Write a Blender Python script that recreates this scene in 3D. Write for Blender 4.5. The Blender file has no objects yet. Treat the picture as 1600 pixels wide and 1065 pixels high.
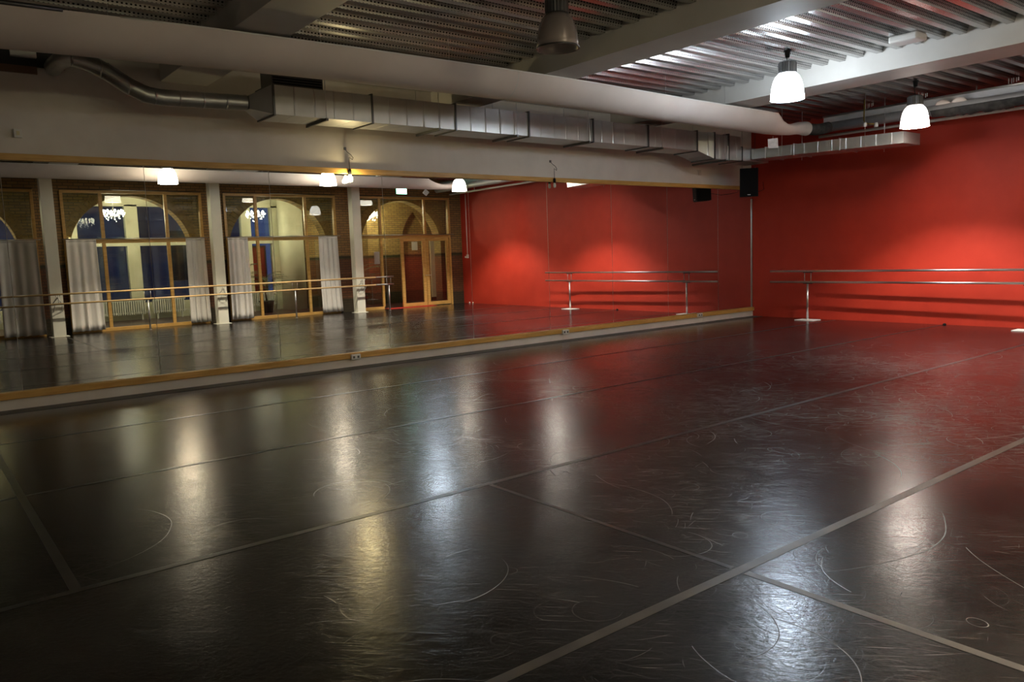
import bpy, bmesh, math, random
from mathutils import Vector, Matrix
random.seed(7)
SC = bpy.context.scene
COL = SC.collection
PI = math.pi

# ------------------------------------------------------------------ camera
YAW, PITCH, ROLL, FPX = .9038, .1098, -.0350, 1216.08
CAM = Vector((10.402, -15.095, 1.55))
fw = Vector((-math.sin(YAW)*math.cos(PITCH), math.cos(YAW)*math.cos(PITCH), -math.sin(PITCH)))
r0 = Vector((math.cos(YAW), math.sin(YAW), 0)); u0 = r0.cross(fw)
rt = math.cos(ROLL)*r0 + math.sin(ROLL)*u0; up = -math.sin(ROLL)*r0 + math.cos(ROLL)*u0
cd = bpy.data.cameras.new('camera'); cam = bpy.data.objects.new('camera', cd); COL.objects.link(cam)
cd.sensor_width = 36; cd.lens = 36*FPX/1600; cd.clip_start = .05; cd.clip_end = 200
cam.matrix_world = Matrix(((rt.x, up.x, -fw.x, CAM.x), (rt.y, up.y, -fw.y, CAM.y), (rt.z, up.z, -fw.z, CAM.z), (0, 0, 0, 1)))
SC.camera = cam
# ------------------------------------------------------------------ world (dusk) and exposure
w = bpy.data.worlds.new('dusk'); SC.world = w; w.use_nodes = True
bg = w.node_tree.nodes['Background']; bg.inputs[0].default_value = (.035, .085, .30, 1); bg.inputs[1].default_value = .48
SC.view_settings.view_transform = 'Standard'; SC.view_settings.look = 'None'
SC.view_settings.exposure = 0.52; SC.view_settings.gamma = 1.0; SC.view_settings.use_curve_mapping = False
SC.cycles.max_bounces = 10; SC.cycles.glossy_bounces = 6; SC.cycles.transparent_max_bounces = 16
SC.cycles.diffuse_bounces = 4; SC.cycles.sample_clamp_indirect = 6; SC.cycles.caustics_reflective = True
try:
    SC.cycles.use_denoising = True
except Exception: pass
# lamp levels (the lamps themselves are built further down)
POINT_W = 420.0          # bulb inside a lit pendant
SHADE_E = 12.0           # glow of a lit prismatic shade
INNER_E = 30.0           # glow of its inside
CHAND_W = 220.0

# ------------------------------------------------------------------ materials
def nt(name):
    m = bpy.data.materials.new(name); m.use_nodes = True
    t = m.node_tree; return m, t, t.nodes['Principled BSDF']
def P(name, col, rough=.5, metal=0., spec=.5, **k):
    m, t, b = nt(name)
    b.inputs['Base Color'].default_value = (*col, 1); b.inputs['Roughness'].default_value = rough
    b.inputs['Metallic'].default_value = metal; b.inputs['Specular IOR Level'].default_value = spec
    return m
def N(t, typ, **k):
    n = t.nodes.new(typ)
    for a, v in k.items(): setattr(n, a, v)
    return n
def noise_mat(name, c1, c2, scale, rough=.5, metal=0., bump=0., stretch=(1,1,1), detail=4, rr=None, spec=.5):
    """procedural: two colours mixed by object-space noise"""
    m, t, b = nt(name); L = t.links
    tc = N(t, 'ShaderNodeTexCoord'); mp = N(t, 'ShaderNodeMapping'); mp.inputs['Scale'].default_value = stretch
    nz = N(t, 'ShaderNodeTexNoise'); nz.inputs['Scale'].default_value = scale; nz.inputs['Detail'].default_value = detail
    cr = N(t, 'ShaderNodeValToRGB'); cr.color_ramp.elements[0].position = .35; cr.color_ramp.elements[1].position = .68
    cr.color_ramp.elements[0].color = (*c1, 1); cr.color_ramp.elements[1].color = (*c2, 1)
    L.new(tc.outputs['Object'], mp.inputs[0]); L.new(mp.outputs[0], nz.inputs['Vector'])
    L.new(nz.outputs['Fac'], cr.inputs[0]); L.new(cr.outputs[0], b.inputs['Base Color'])
    b.inputs['Roughness'].default_value = rough; b.inputs['Metallic'].default_value = metal; b.inputs['Specular IOR Level'].default_value = spec
    if rr:
        mr = N(t, 'ShaderNodeMapRange'); mr.inputs[3].default_value = rr[0]; mr.inputs[4].default_value = rr[1]
        L.new(nz.outputs['Fac'], mr.inputs[0]); L.new(mr.outputs[0], b.inputs['Roughness'])
    if bump:
        bp = N(t, 'ShaderNodeBump'); bp.inputs['Strength'].default_value = bump; bp.inputs['Distance'].default_value = .01
        L.new(nz.outputs['Fac'], bp.inputs['Height']); L.new(bp.outputs[0], b.inputs['Normal'])
    return m
def emit(name, col, s):
    m, t, b = nt(name)
    b.inputs['Base Color'].default_value = (*[min(1, c) for c in col], 1); b.inputs['Roughness'].default_value = .4
    b.inputs['Emission Color'].default_value = (*col, 1); b.inputs['Emission Strength'].default_value = s
    return m
M = {}
M['plaster'] = noise_mat('white_plaster', (.66, .61, .56), (.72, .67, .62), 3, .7, bump=.05)
M['red'] = noise_mat('red_paint', (.39, .025, .010), (.43, .030, .012), 2.5, .62, spec=.35)
M['beam'] = noise_mat('beam_paint', (.56, .54, .50), (.62, .60, .56), 2, .55)
M['column'] = noise_mat('column_paint', (.70, .68, .58), (.74, .72, .62), 4, .5)
M['cloth_duct'] = noise_mat('textile_duct', (.64, .56, .51), (.70, .62, .57), 1.5, .85, bump=.1)
M['curtain'] = noise_mat('white_curtain', (.74, .71, .68), (.80, .77, .74), 2.5, .9, bump=.08)
M['pine'] = noise_mat('pine_wood', (.42, .235, .055), (.60, .36, .11), 6, .42, stretch=(.6, .6, 9))
M['pineh'] = noise_mat('pine_rail', (.50, .27, .055), (.66, .39, .11), 5, .45, stretch=(6, .5, 6))
M['barwood'] = noise_mat('barre_wood', (.56, .37, .16), (.70, .50, .25), 5, .35, stretch=(6, .6, 6))
M['steel'] = P('brushed_steel', (.62, .62, .62), .28, 1.)
M['dsteel'] = P('dark_steel', (.12, .12, .12), .45, .9)
M['black'] = P('black_plastic', (.008, .008, .009), .7, spec=.2)
M['blackmat'] = P('black_grille', (.008, .008, .009), .85, spec=.15)
M['whiteplastic'] = P('white_plastic', (.72, .70, .66), .4)
M['creamp'] = P('cream_paint', (.68, .60, .36), .5)
M['whitepaint'] = noise_mat('outer_white_paint', (.62, .62, .46), (.70, .70, .54), 3, .55)
M['pvc'] = P('white_conduit', (.66, .62, .58), .45)
M['leaf'] = noise_mat('palm_leaf', (.02, .05, .012), (.06, .10, .03), 8, .5)
M['pot'] = P('dark_pot', (.05, .04, .035), .6)
M['trunk'] = noise_mat('palm_stem', (.06, .04, .02), (.12, .08, .04), 20, .8)
M['paper'] = P('paper', (.75, .72, .62), .8)
M['pinkpaper'] = P('notice_paper', (.72, .62, .60), .8)
M['redfloor'] = P('red_threshold', (.5, .03, .02), .4)
M['radiator'] = P('radiator_enamel', (.72, .74, .70), .4)
M['corrfloor'] = noise_mat('corridor_tiles', (.035, .012, .012), (.06, .022, .02), 4, .3)
M['redglow'] = P('red_door_paint', (.35, .03, .015), .5)
M['dark'] = P('recess_shade', (.03, .028, .026), .8)  # shade inside the high wall opening, put into a flat dark colour
M['insul'] = noise_mat('insulation', (.03, .03, .03), (.08, .075, .07), 9, .85, bump=.4)
M['brown'] = P('brown_board', (.16, .09, .05), .7)

def mirror_mat():
    m, t, b = nt('mirror_glass')
    b.inputs['Base Color'].default_value = (.86, .88, .86, 1); b.inputs['Metallic'].default_value = 1; b.inputs['Roughness'].default_value = 0.0
    return m
M['mirror'] = mirror_mat()
def glass_mat():
    m = bpy.data.materials.new('window_glass'); m.use_nodes = True; t = m.node_tree; t.nodes.clear(); L = t.links
    o = N(t, 'ShaderNodeOutputMaterial'); mx = N(t, 'ShaderNodeMixShader'); tr = N(t, 'ShaderNodeBsdfTransparent'); gl = N(t, 'ShaderNodeBsdfGlossy')
    tr.inputs[0].default_value = (.92, .95, .92, 1); gl.inputs['Roughness'].default_value = 0.0; gl.inputs['Color'].default_value = (1, 1, 1, 1)
    fr = N(t, 'ShaderNodeFresnel'); fr.inputs[0].default_value = 1.5
    L.new(fr.outputs[0], mx.inputs[0]); L.new(tr.outputs[0], mx.inputs[1]); L.new(gl.outputs[0], mx.inputs[2]); L.new(mx.outputs[0], o.inputs[0])
    return m
M['glass'] = glass_mat()
def clear_shade():
    m = bpy.data.materials.new('prismatic_acrylic_unlit'); m.use_nodes = True; t = m.node_tree; L = t.links
    b = t.nodes['Principled BSDF']; o = t.nodes['Material Output']
    b.inputs['Base Color'].default_value = (.42, .36, .33, 1); b.inputs['Roughness'].default_value = .22; b.inputs['Metallic'].default_value = .35
    wv = N(t, 'ShaderNodeTexWave'); wv.wave_type = 'BANDS'; wv.bands_direction = 'Z'; wv.inputs['Scale'].default_value = 40
    tc = N(t, 'ShaderNodeTexCoord'); bp = N(t, 'ShaderNodeBump'); bp.inputs['Strength'].default_value = .25; bp.inputs['Distance'].default_value = .004
    L.new(tc.outputs['Object'], wv.inputs[0]); L.new(wv.outputs['Fac'], bp.inputs['Height']); L.new(bp.outputs[0], b.inputs['Normal'])
    tr = N(t, 'ShaderNodeBsdfTransparent'); mx = N(t, 'ShaderNodeMixShader'); mx.inputs[0].default_value = .72
    L.new(tr.outputs[0], mx.inputs[1]); L.new(b.outputs[0], mx.inputs[2]); L.new(mx.outputs[0], o.inputs[0])
    return m
M['shade_off'] = clear_shade()

def brick_mat(name, c1, c2, mortar, dado=False):
    m, t, b = nt(name); L = t.links
    tc = N(t, 'ShaderNodeTexCoord'); sp = N(t, 'ShaderNodeSeparateXYZ'); ad = N(t, 'ShaderNodeMath', operation='ADD'); cb = N(t, 'ShaderNodeCombineXYZ')
    L.new(tc.outputs['Object'], sp.inputs[0]); L.new(sp.outputs[0], ad.inputs[0]); L.new(sp.outputs[1], ad.inputs[1])
    L.new(ad.outputs[0], cb.inputs[0]); L.new(sp.outputs[2], cb.inputs[1])
    br = N(t, 'ShaderNodeTexBrick'); br.inputs['Color1'].default_value = (*c1, 1); br.inputs['Color2'].default_value = (*c2, 1); br.inputs['Mortar'].default_value = (*mortar, 1)
    br.inputs['Scale'].default_value = 1; br.inputs['Brick Width'].default_value = .23; br.inputs['Row Height'].default_value = .072; br.inputs['Mortar Size'].default_value = .009
    L.new(cb.outputs[0], br.inputs['Vector'])
    out = br.outputs['Color']
    if dado:
        cr = N(t, 'ShaderNodeValToRGB'); cr.color_ramp.interpolation = 'CONSTANT'
        e = cr.color_ramp.elements; e[0].position = 0; e[0].color = (.12, .14, .12, 1)
        e[1].position = .10; e[1].color = (.42, .26, .22, 1)
        x = e.new(.40); x.color = (.12, .2, .13, 1); x = e.new(.425); x.color = (1, 1, 1, 1)
        dv = N(t, 'ShaderNodeMath', operation='DIVIDE'); dv.inputs[1].default_value = 4.
        L.new(sp.outputs[2], dv.inputs[0]); L.new(dv.outputs[0], cr.inputs[0])
        mx = N(t, 'ShaderNodeMixRGB', blend_type='MULTIPLY'); mx.inputs[0].default_value = 1
        L.new(out, mx.inputs[1]); L.new(cr.outputs[0], mx.inputs[2]); out = mx.outputs[0]
    L.new(out, b.inputs['Base Color']); b.inputs['Roughness'].default_value = .75
    bp = N(t, 'ShaderNodeBump'); bp.inputs['Strength'].default_value = .6; bp.inputs['Distance'].default_value = .006; bp.invert = True
    L.new(br.outputs['Fac'], bp.inputs['Height']); L.new(bp.outputs[0], b.inputs['Normal'])
    return m
M['brick'] = brick_mat('studio_brick', (.30, .17, .055), (.22, .12, .04), (.10, .07, .035), True)
M['brick2'] = brick_mat('corridor_brick', (.36, .24, .07), (.27, .17, .05), (.13, .10, .045), True)

def galv(name, axis):
    """galvanised sheet: spangle, dull patches, creased stiffening seams every 0.27 m along axis"""
    m, t, b = nt(name); L = t.links
    tc = N(t, 'ShaderNodeTexCoord'); nz = N(t, 'ShaderNodeTexNoise'); nz.inputs['Scale'].default_value = 5; nz.inputs['Detail'].default_value = 5
    L.new(tc.outputs['Object'], nz.inputs['Vector'])
    cr = N(t, 'ShaderNodeValToRGB'); cr.color_ramp.elements[0].color = (.42, .42, .41, 1); cr.color_ramp.elements[1].color = (.62, .62, .60, 1)
    L.new(nz.outputs['Fac'], cr.inputs[0]); L.new(cr.outputs[0], b.inputs['Base Color'])
    b.inputs['Metallic'].default_value = .85
    mr = N(t, 'ShaderNodeMapRange'); mr.inputs[3].default_value = .27; mr.inputs[4].default_value = .46
    L.new(nz.outputs['Fac'], mr.inputs[0]); L.new(mr.outputs[0], b.inputs['Roughness'])
    sp = N(t, 'ShaderNodeSeparateXYZ'); L.new(tc.outputs['Object'], sp.inputs[0])
    pp = N(t, 'ShaderNodeMath', operation='PINGPONG'); pp.inputs[1].default_value = .1335; L.new(sp.outputs[axis], pp.inputs[0])
    ls = N(t, 'ShaderNodeMapRange'); ls.inputs[1].default_value = 0; ls.inputs[2].default_value = .012; ls.inputs[3].default_value = 1; ls.inputs[4].default_value = 0
    L.new(pp.outputs[0], ls.inputs[0])
    bp = N(t, 'ShaderNodeBump'); bp.inputs['Strength'].default_value = .7; bp.inputs['Distance'].default_value = .008
    L.new(ls.outputs[0], bp.inputs['Height']); L.new(bp.outputs[0], b.inputs['Normal'])
    return m
M['galv_y'] = galv('galvanised_sheet_along_wall', 1)
M['galv_x'] = galv('galvanised_sheet_across', 0)
M['tray'] = noise_mat('tray_metal', (.42, .42, .42), (.52, .52, .52), 3, .45, .5)

def deck_mat():
    m, t, b = nt('perforated_steel_deck'); L = t.links
    tc = N(t, 'ShaderNodeTexCoord'); sp = N(t, 'ShaderNodeSeparateXYZ'); L.new(tc.outputs['Object'], sp.inputs[0])
    def frac(sock, mul):
        a = N(t, 'ShaderNodeMath', operation='MULTIPLY'); a.inputs[1].default_value = mul; L.new(sock, a.inputs[0])
        f = N(t, 'ShaderNodeMath', operation='FRACT'); L.new(a.outputs[0], f.inputs[0])
        s = N(t, 'ShaderNodeMath', operation='SUBTRACT'); s.inputs[1].default_value = .5; L.new(f.outputs[0], s.inputs[0])
        q = N(t, 'ShaderNodeMath', operation='POWER'); q.inputs[1].default_value = 2
        ab = N(t, 'ShaderNodeMath', operation='ABSOLUTE'); L.new(s.outputs[0], ab.inputs[0]); L.new(ab.outputs[0], q.inputs[0]); return q.outputs[0]
    a = frac(sp.outputs[1], 24); c = frac(sp.outputs[2], 32)
    s = N(t, 'ShaderNodeMath', operation='ADD'); L.new(a, s.inputs[0]); L.new(c, s.inputs[1])
    lt = N(t, 'ShaderNodeMath', operation='LESS_THAN'); lt.inputs[1].default_value = .075; L.new(s.outputs[0], lt.inputs[0])
    ge = N(t, 'ShaderNodeNewGeometry'); sn = N(t, 'ShaderNodeSeparateXYZ'); L.new(ge.outputs['True Normal'], sn.inputs[0])
    ab = N(t, 'ShaderNodeMath', operation='ABSOLUTE'); L.new(sn.outputs[2], ab.inputs[0])
    web = N(t, 'ShaderNodeMath', operation='LESS_THAN'); web.inputs[1].default_value = .8; L.new(ab.outputs[0], web.inputs[0])
    hole = N(t, 'ShaderNodeMath', operation='MULTIPLY'); L.new(lt.outputs[0], hole.inputs[0]); L.new(web.outputs[0], hole.inputs[1])
    mx = N(t, 'ShaderNodeMixRGB'); mx.inputs[1].default_value = (.50, .49, .48, 1); mx.inputs[2].default_value = (.02, .02, .02, 1)
    L.new(hole.outputs[0], mx.inputs[0]); L.new(mx.outputs[0], b.inputs['Base Color'])
    b.inputs['Metallic'].default_value = .9; b.inputs['Roughness'].default_value = .26
    return m
M['deck'] = deck_mat()

def floor_mat():
    m, t, b = nt('worn_black_dance_vinyl'); L = t.links
    tc = N(t, 'ShaderNodeTexCoord')
    def mathn(op, a, c):
        n = N(t, 'ShaderNodeMath', operation=op)
        for i, v in enumerate((a, c)):
            if hasattr(v, 'is_linked'): L.new(v, n.inputs[i])
            else: n.inputs[i].default_value = v
        return n.outputs[0]
    wob = N(t, 'ShaderNodeTexNoise'); wob.inputs['Scale'].default_value = 1.1; wob.inputs['Detail'].default_value = 1
    L.new(tc.outputs['Object'], wob.inputs['Vector'])
    def arcs(sc, wd, seed, gain, rmul):
        """scuff arcs: pieces of circles of random radius round random points"""
        mp = N(t, 'ShaderNodeMapping'); mp.inputs['Location'].default_value = (seed, seed*1.7, 0); mp.inputs['Rotation'].default_value = (0, 0, seed)
        ad = N(t, 'ShaderNodeVectorMath', operation='MULTIPLY_ADD'); ad.inputs[1].default_value = (.13, .13, 0)
        L.new(wob.outputs['Color'], ad.inputs[0]); L.new(tc.outputs['Object'], ad.inputs[2]); L.new(ad.outputs[0], mp.inputs[0])
        vo = N(t, 'ShaderNodeTexVoronoi'); vo.voronoi_dimensions = '2D'; vo.inputs['Scale'].default_value = sc; vo.inputs['Randomness'].default_value = 1
        L.new(mp.outputs[0], vo.inputs['Vector'])
        sc_ = N(t, 'ShaderNodeSeparateColor'); L.new(vo.outputs['Color'], sc_.inputs[0])
        rad = mathn('MULTIPLY', sc_.outputs[0], rmul)
        dd = mathn('ABSOLUTE', mathn('SUBTRACT', vo.outputs['Distance'], rad), 0)
        mr = N(t, 'ShaderNodeMapRange'); mr.inputs[1].default_value = 0; mr.inputs[2].default_value = wd*sc; mr.inputs[3].default_value = 1; mr.inputs[4].default_value = 0
        L.new(dd, mr.inputs[0])
        mk = N(t, 'ShaderNodeTexNoise'); mk.inputs['Scale'].default_value = 1.6*sc; mk.inputs['Detail'].default_value = 1
        L.new(mp.outputs[0], mk.inputs['Vector'])
        mm = N(t, 'ShaderNodeMapRange'); mm.inputs[1].default_value = .47; mm.inputs[2].default_value = .60; L.new(mk.outputs['Fac'], mm.inputs[0])
        return mathn('MULTIPLY', mathn('MULTIPLY', mr.outputs[0], mm.outputs[0]), gain)
    s = arcs(.45, .0045, 2.3, 1., 1.1)
    for a_ in ((.8, .0035, 7.1, .9, .9), (.62, .003, 4.4, .8, 1.2), (1.5, .003, 11.9, .75, .8), (2.3, .0028, 15.2, .6, .8), (1.1, .004, 19.7, .9, 1.), (3.4, .0025, 23.3, .5, .8), (.9, .0025, 29.5, .7, 1.1), (1.9, .0025, 33.1, .6, .9), (1.3, .002, 41.7, .6, 1.1), (2.7, .002, 47.9, .5, .9), (.7, .002, 53.3, .7, 1.2), (4.2, .002, 61.3, .45, .9), (.55, .002, 67.7, .6, 1.0), (1.7, .002, 73.9, .5, 1.0)):
        s = mathn('MAXIMUM', s, arcs(*a_))
    def hair(rot, sc, st, lo, hi, gain):
        mp = N(t, 'ShaderNodeMapping'); mp.inputs['Rotation'].default_value = (0, 0, rot)
        L.new(tc.outputs['Object'], mp.inputs[0])
        m2 = N(t, 'ShaderNodeMapping'); m2.inputs['Scale'].default_value = (1, st, 1); L.new(mp.outputs[0], m2.inputs[0])
        nz = N(t, 'ShaderNodeTexNoise'); nz.inputs['Scale'].default_value = sc; nz.inputs['Detail'].default_value = 2
        L.new(m2.outputs[0], nz.inputs['Vector'])
        mr = N(t, 'ShaderNodeMapRange'); mr.inputs[1].default_value = lo; mr.inputs[2].default_value = hi; mr.inputs[4].default_value = gain
        L.new(nz.outputs['Fac'], mr.inputs[0]); return mr.outputs[0]
    for a_ in ((-.75, 3.2, 45, .60, .76, .7), (-1.1, 4.6, 40, .60, .78, .55), (-.4, 3.9, 50, .60, .78, .6), (.3, 5.0, 40, .62, .80, .5), (-1.9, 4.4, 44, .62, .80, .5), (-.9, 2.0, 60, .64, .78, .7)):
        s = mathn('MAXIMUM', s, hair(*a_))
    # where the floor is danced on most it is scuffed most
    big = N(t, 'ShaderNodeTexNoise'); big.inputs['Scale'].default_value = .45; big.inputs['Detail'].default_value = 3
    L.new(tc.outputs['Object'], big.inputs['Vector'])
    area = N(t, 'ShaderNodeMapRange'); area.inputs[1].default_value = .30; area.inputs[2].default_value = .55; L.new(big.outputs['Fac'], area.inputs[0])
    ds = N(t, 'ShaderNodeVectorMath', operation='DISTANCE'); ds.inputs[1].default_value = (6.3, -8.0, 0); L.new(tc.outputs['Object'], ds.inputs[0])
    fo = N(t, 'ShaderNodeMapRange'); fo.inputs[1].default_value = 2.5; fo.inputs[2].default_value = 7.5; fo.inputs[3].default_value = 1; fo.inputs[4].default_value = .12
    L.new(ds.outputs['Value'], fo.inputs[0])
    s = mathn('MULTIPLY', mathn('MULTIPLY', s, area.outputs[0]), fo.outputs[0])
    haze = N(t, 'ShaderNodeTexNoise'); haze.inputs['Scale'].default_value = 1.3; haze.inputs['Detail'].default_value = 7; haze.inputs['Roughness'].default_value = .7
    L.new(tc.outputs['Object'], haze.inputs['Vector'])
    cr = N(t, 'ShaderNodeValToRGB'); cr.color_ramp.elements[0].position = .3; cr.color_ramp.elements[1].position = .72
    cr.color_ramp.elements[0].color = (.004, .0037, .0037, 1); cr.color_ramp.elements[1].color = (.010, .009, .009, 1)
    L.new(haze.outputs['Fac'], cr.inputs[0])
    mx = N(t, 'ShaderNodeMixRGB'); mx.inputs[2].default_value = (.12, .115, .112, 1)
    L.new(s, mx.inputs[0]); L.new(cr.outputs[0], mx.inputs[1]); L.new(mx.outputs[0], b.inputs['Base Color'])
    fine = N(t, 'ShaderNodeTexNoise'); fine.inputs['Scale'].default_value = 34; fine.inputs['Detail'].default_value = 4
    L.new(tc.outputs['Object'], fine.inputs['Vector'])
    rg = N(t, 'ShaderNodeMapRange'); rg.inputs[1].default_value = .3; rg.inputs[2].default_value = .7; rg.inputs[3].default_value = .13; rg.inputs[4].default_value = .20
    L.new(haze.outputs['Fac'], rg.inputs[0]); rs = mathn('ADD', mathn('ADD', rg.outputs[0], mathn('MULTIPLY', fo.outputs[0], .045)), mathn('MULTIPLY', s, .3)); L.new(rs, b.inputs['Roughness'])
    h = mathn('ADD', fine.outputs['Fac'], mathn('MULTIPLY', s, .8))
    bp = N(t, 'ShaderNodeBump'); bp.inputs['Strength'].default_value = .16; bp.inputs['Distance'].default_value = .006
    L.new(h, bp.inputs['Height']); L.new(bp.outputs[0], b.inputs['Normal'])
    b.inputs['Specular IOR Level'].default_value = .4
    return m
M['floor'] = floor_mat()
M['tape'] = noise_mat('vinyl_joint_tape', (.020, .017, .015), (.045, .039, .034), 5, .38)
M['tape_dark'] = noise_mat('old_joint_tape', (.008, .007, .007), (.022, .019, .018), 5, .32)
M['edge'] = P('floor_edge_strip', (.05, .046, .044), .45)

# ------------------------------------------------------------------ mesh helpers
def tagp(o, label=None, cat=None, group=None, kind=None):
    if label: o['label'] = label
    if cat: o['category'] = cat
    if group: o['group'] = group
    if kind: o['kind'] = kind
    return o
def empty(name, loc=(0, 0, 0), **k):
    o = bpy.data.objects.new(name, None); o.empty_display_size = .1; COL.objects.link(o); o.location = loc
    return tagp(o, **k)
class MB:
    def __init__(s): s.v = []; s.f = []; s.sm = []
    def add(s, vs, fs, smooth=False):
        n = len(s.v); s.v += [tuple(v) for v in vs]; s.f += [tuple(n+i for i in f) for f in fs]; s.sm += [smooth]*len(fs); return s
    def box(s, a, b):
        x0, y0, z0 = [min(a[i], b[i]) for i in range(3)]; x1, y1, z1 = [max(a[i], b[i]) for i in range(3)]
        return s.add([(x0,y0,z0),(x1,y0,z0),(x1,y1,z0),(x0,y1,z0),(x0,y0,z1),(x1,y0,z1),(x1,y1,z1),(x0,y1,z1)],
                     [(0,3,2,1),(4,5,6,7),(0,1,5,4),(1,2,6,5),(2,3,7,6),(3,0,4,7)])
    def hexa(s, a, b):   # a, b: two quads (4 pts each), joined
        return s.add(list(a)+list(b), [(0,3,2,1),(4,5,6,7),(0,1,5,4),(1,2,6,5),(2,3,7,6),(3,0,4,7)])
    def tube(s, pts, r, seg=12, caps=True, smooth=True):
        pts = [Vector(p) for p in pts]; rs = r if isinstance(r, (list, tuple)) else [r]*len(pts)
        vs = []; ref = None
        for i, p in enumerate(pts):
            d = (pts[min(i+1, len(pts)-1)] - pts[max(i-1, 0)]).normalized()
            if ref is None:
                ref = Vector((0, 0, 1)) if abs(d.z) < .9 else Vector((1, 0, 0))
            a = (ref - d*ref.dot(d)).normalized(); ref = a; b = d.cross(a)
            vs += [p + (a*math.cos(2*PI*k/seg) + b*math.sin(2*PI*k/seg))*rs[i] for k in range(seg)]
        fs = []
        for i in range(len(pts)-1):
            for k in range(seg):
                k2 = (k+1) % seg; fs.append((i*seg+k, i*seg+k2, (i+1)*seg+k2, (i+1)*seg+k))
        s.add(vs, fs, smooth)
        if caps:
            n = len(s.v)-len(vs)
            s.f.append(tuple(n+k for k in range(seg))[::-1]); s.sm.append(False)
            m = n+(len(pts)-1)*seg; s.f.append(tuple(m+k for k in range(seg))); s.sm.append(False)
        return s
    def loft(s, rings, seg=30):   # rings: (x, y, z_mid, z_top, z_bottom, half_width); half-round when z_mid == z_top
        vs = []
        for x, y, zm, zt, zb, rx in rings:
            for k in range(seg):
                a = 2*PI*k/seg; c, q = math.cos(a), math.sin(a); vs.append((x+rx*c, y, zm+(zt-zm)*q if q > 0 else zm+(zm-zb)*q))
        fs = [(i*seg+k, i*seg+(k+1) % seg, (i+1)*seg+(k+1) % seg, (i+1)*seg+k) for i in range(len(rings)-1) for k in range(seg)]
        return s.add(vs, fs, True)
    def lathe(s, prof, c, seg=32, rib=0.):
        cx, cy, cz = c; vs = []
        for r, z in prof:
            for k in range(seg):
                rr = r*(1+rib*(1 if k % 2 else 0)); a = 2*PI*k/seg; vs.append((cx+rr*math.cos(a), cy+rr*math.sin(a), cz+z))
        fs = [(i*seg+k, i*seg+(k+1) % seg, (i+1)*seg+(k+1) % seg, (i+1)*seg+k) for i in range(len(prof)-1) for k in range(seg)]
        return s.add(vs, fs, rib == 0.)
    def prism(s, poly, x0, x1, ax=0):   # polygon in the two other axes, extruded along ax
        def pt(u, v, w):
            return (w, u, v) if ax == 0 else ((u, w, v) if ax == 1 else (u, v, w))
        n = len(poly); vs = [pt(u, v, x0) for u, v in poly] + [pt(u, v, x1) for u, v in poly]
        fs = [tuple(range(n))[::-1], tuple(range(n, 2*n))] + [(i, (i+1) % n, n+(i+1) % n, n+i) for i in range(n)]
        return s.add(vs, fs)
    def build(s, name, mat, parent=None, bevel=0., **k):
        """link as ONE mesh object; geometry is given in world metres, the origin goes to the parent or to the base centre"""
        if parent is not None: o0 = Vector(parent['_o']) if '_o' in parent else Vector((0, 0, 0))
        else:
            xs = [v[0] for v in s.v]; ys = [v[1] for v in s.v]; zs = [v[2] for v in s.v]
            o0 = Vector(((min(xs)+max(xs))/2, (min(ys)+max(ys))/2, min(zs)))
            if k.pop('origin0', False): o0 = Vector((0, 0, 0))
        k.pop('origin0', None)
        me = bpy.data.meshes.new(name); me.from_pydata([(v[0]-o0.x, v[1]-o0.y, v[2]-o0.z) for v in s.v], [], s.f)
        me.polygons.foreach_set('use_smooth', s.sm); me.materials.append(mat); me.update()
        bm = bmesh.new(); bm.from_mesh(me); bmesh.ops.recalc_face_normals(bm, faces=bm.faces); bm.to_mesh(me); bm.free()
        o = bpy.data.objects.new(name, me); COL.objects.link(o)
        if parent is not None: o.parent = parent
        else: o.location = o0
        o['_o'] = tuple(o0)
        if bevel:
            md = o.modifiers.new('bevel', 'BEVEL'); md.width = bevel; md.segments = 2; md.limit_method = 'ANGLE'
        return tagp(o, **k)
def root(name, loc, label, cat, group=None, kind=None):
    o = empty(name, loc, label=label, cat=cat, group=group, kind=kind); o['_o'] = tuple(loc); return o
def copy_tree(src, loc, label, name=None):
    """copy of a thing and each of its parts and sub-parts"""
    def cp(o, par):
        c = o.copy(); COL.objects.link(c)
        if par is not None: c.parent = par
        for ch in kids[o.name]: cp(ch, c)
        return c
    kids = {}
    def walk(o):
        kids[o.name] = list(o.children)
        for ch in o.children: walk(ch)
    walk(src)
    r = cp(src, None); r.location = loc; r['label'] = label; r['_o'] = tuple(loc)
    return r
ST = dict(kind='structure')

# ------------------------------------------------------------------ room shell
W, ZC, YF, XO = 11.35, 4.08, -17.0, 15.2
MB().box((-.2, YF-.2, -.1), (W+.02, .2, 0)).build('floor', M['floor'], origin0=True, **ST)
MB().box((-.2, YF-.2, 0), (0, 0, ZC+.16)).build('wall_left', M['plaster'], origin0=True, **ST)
MB().box((-.2, 0, 0), (W+.25, .2, ZC+.16)).build('wall_back', M['red'], origin0=True, **ST)
MB().box((-.2, YF-.2, 0), (W+.25, YF, ZC+.16)).build('wall_front', M['plaster'], origin0=True, **ST)
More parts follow.
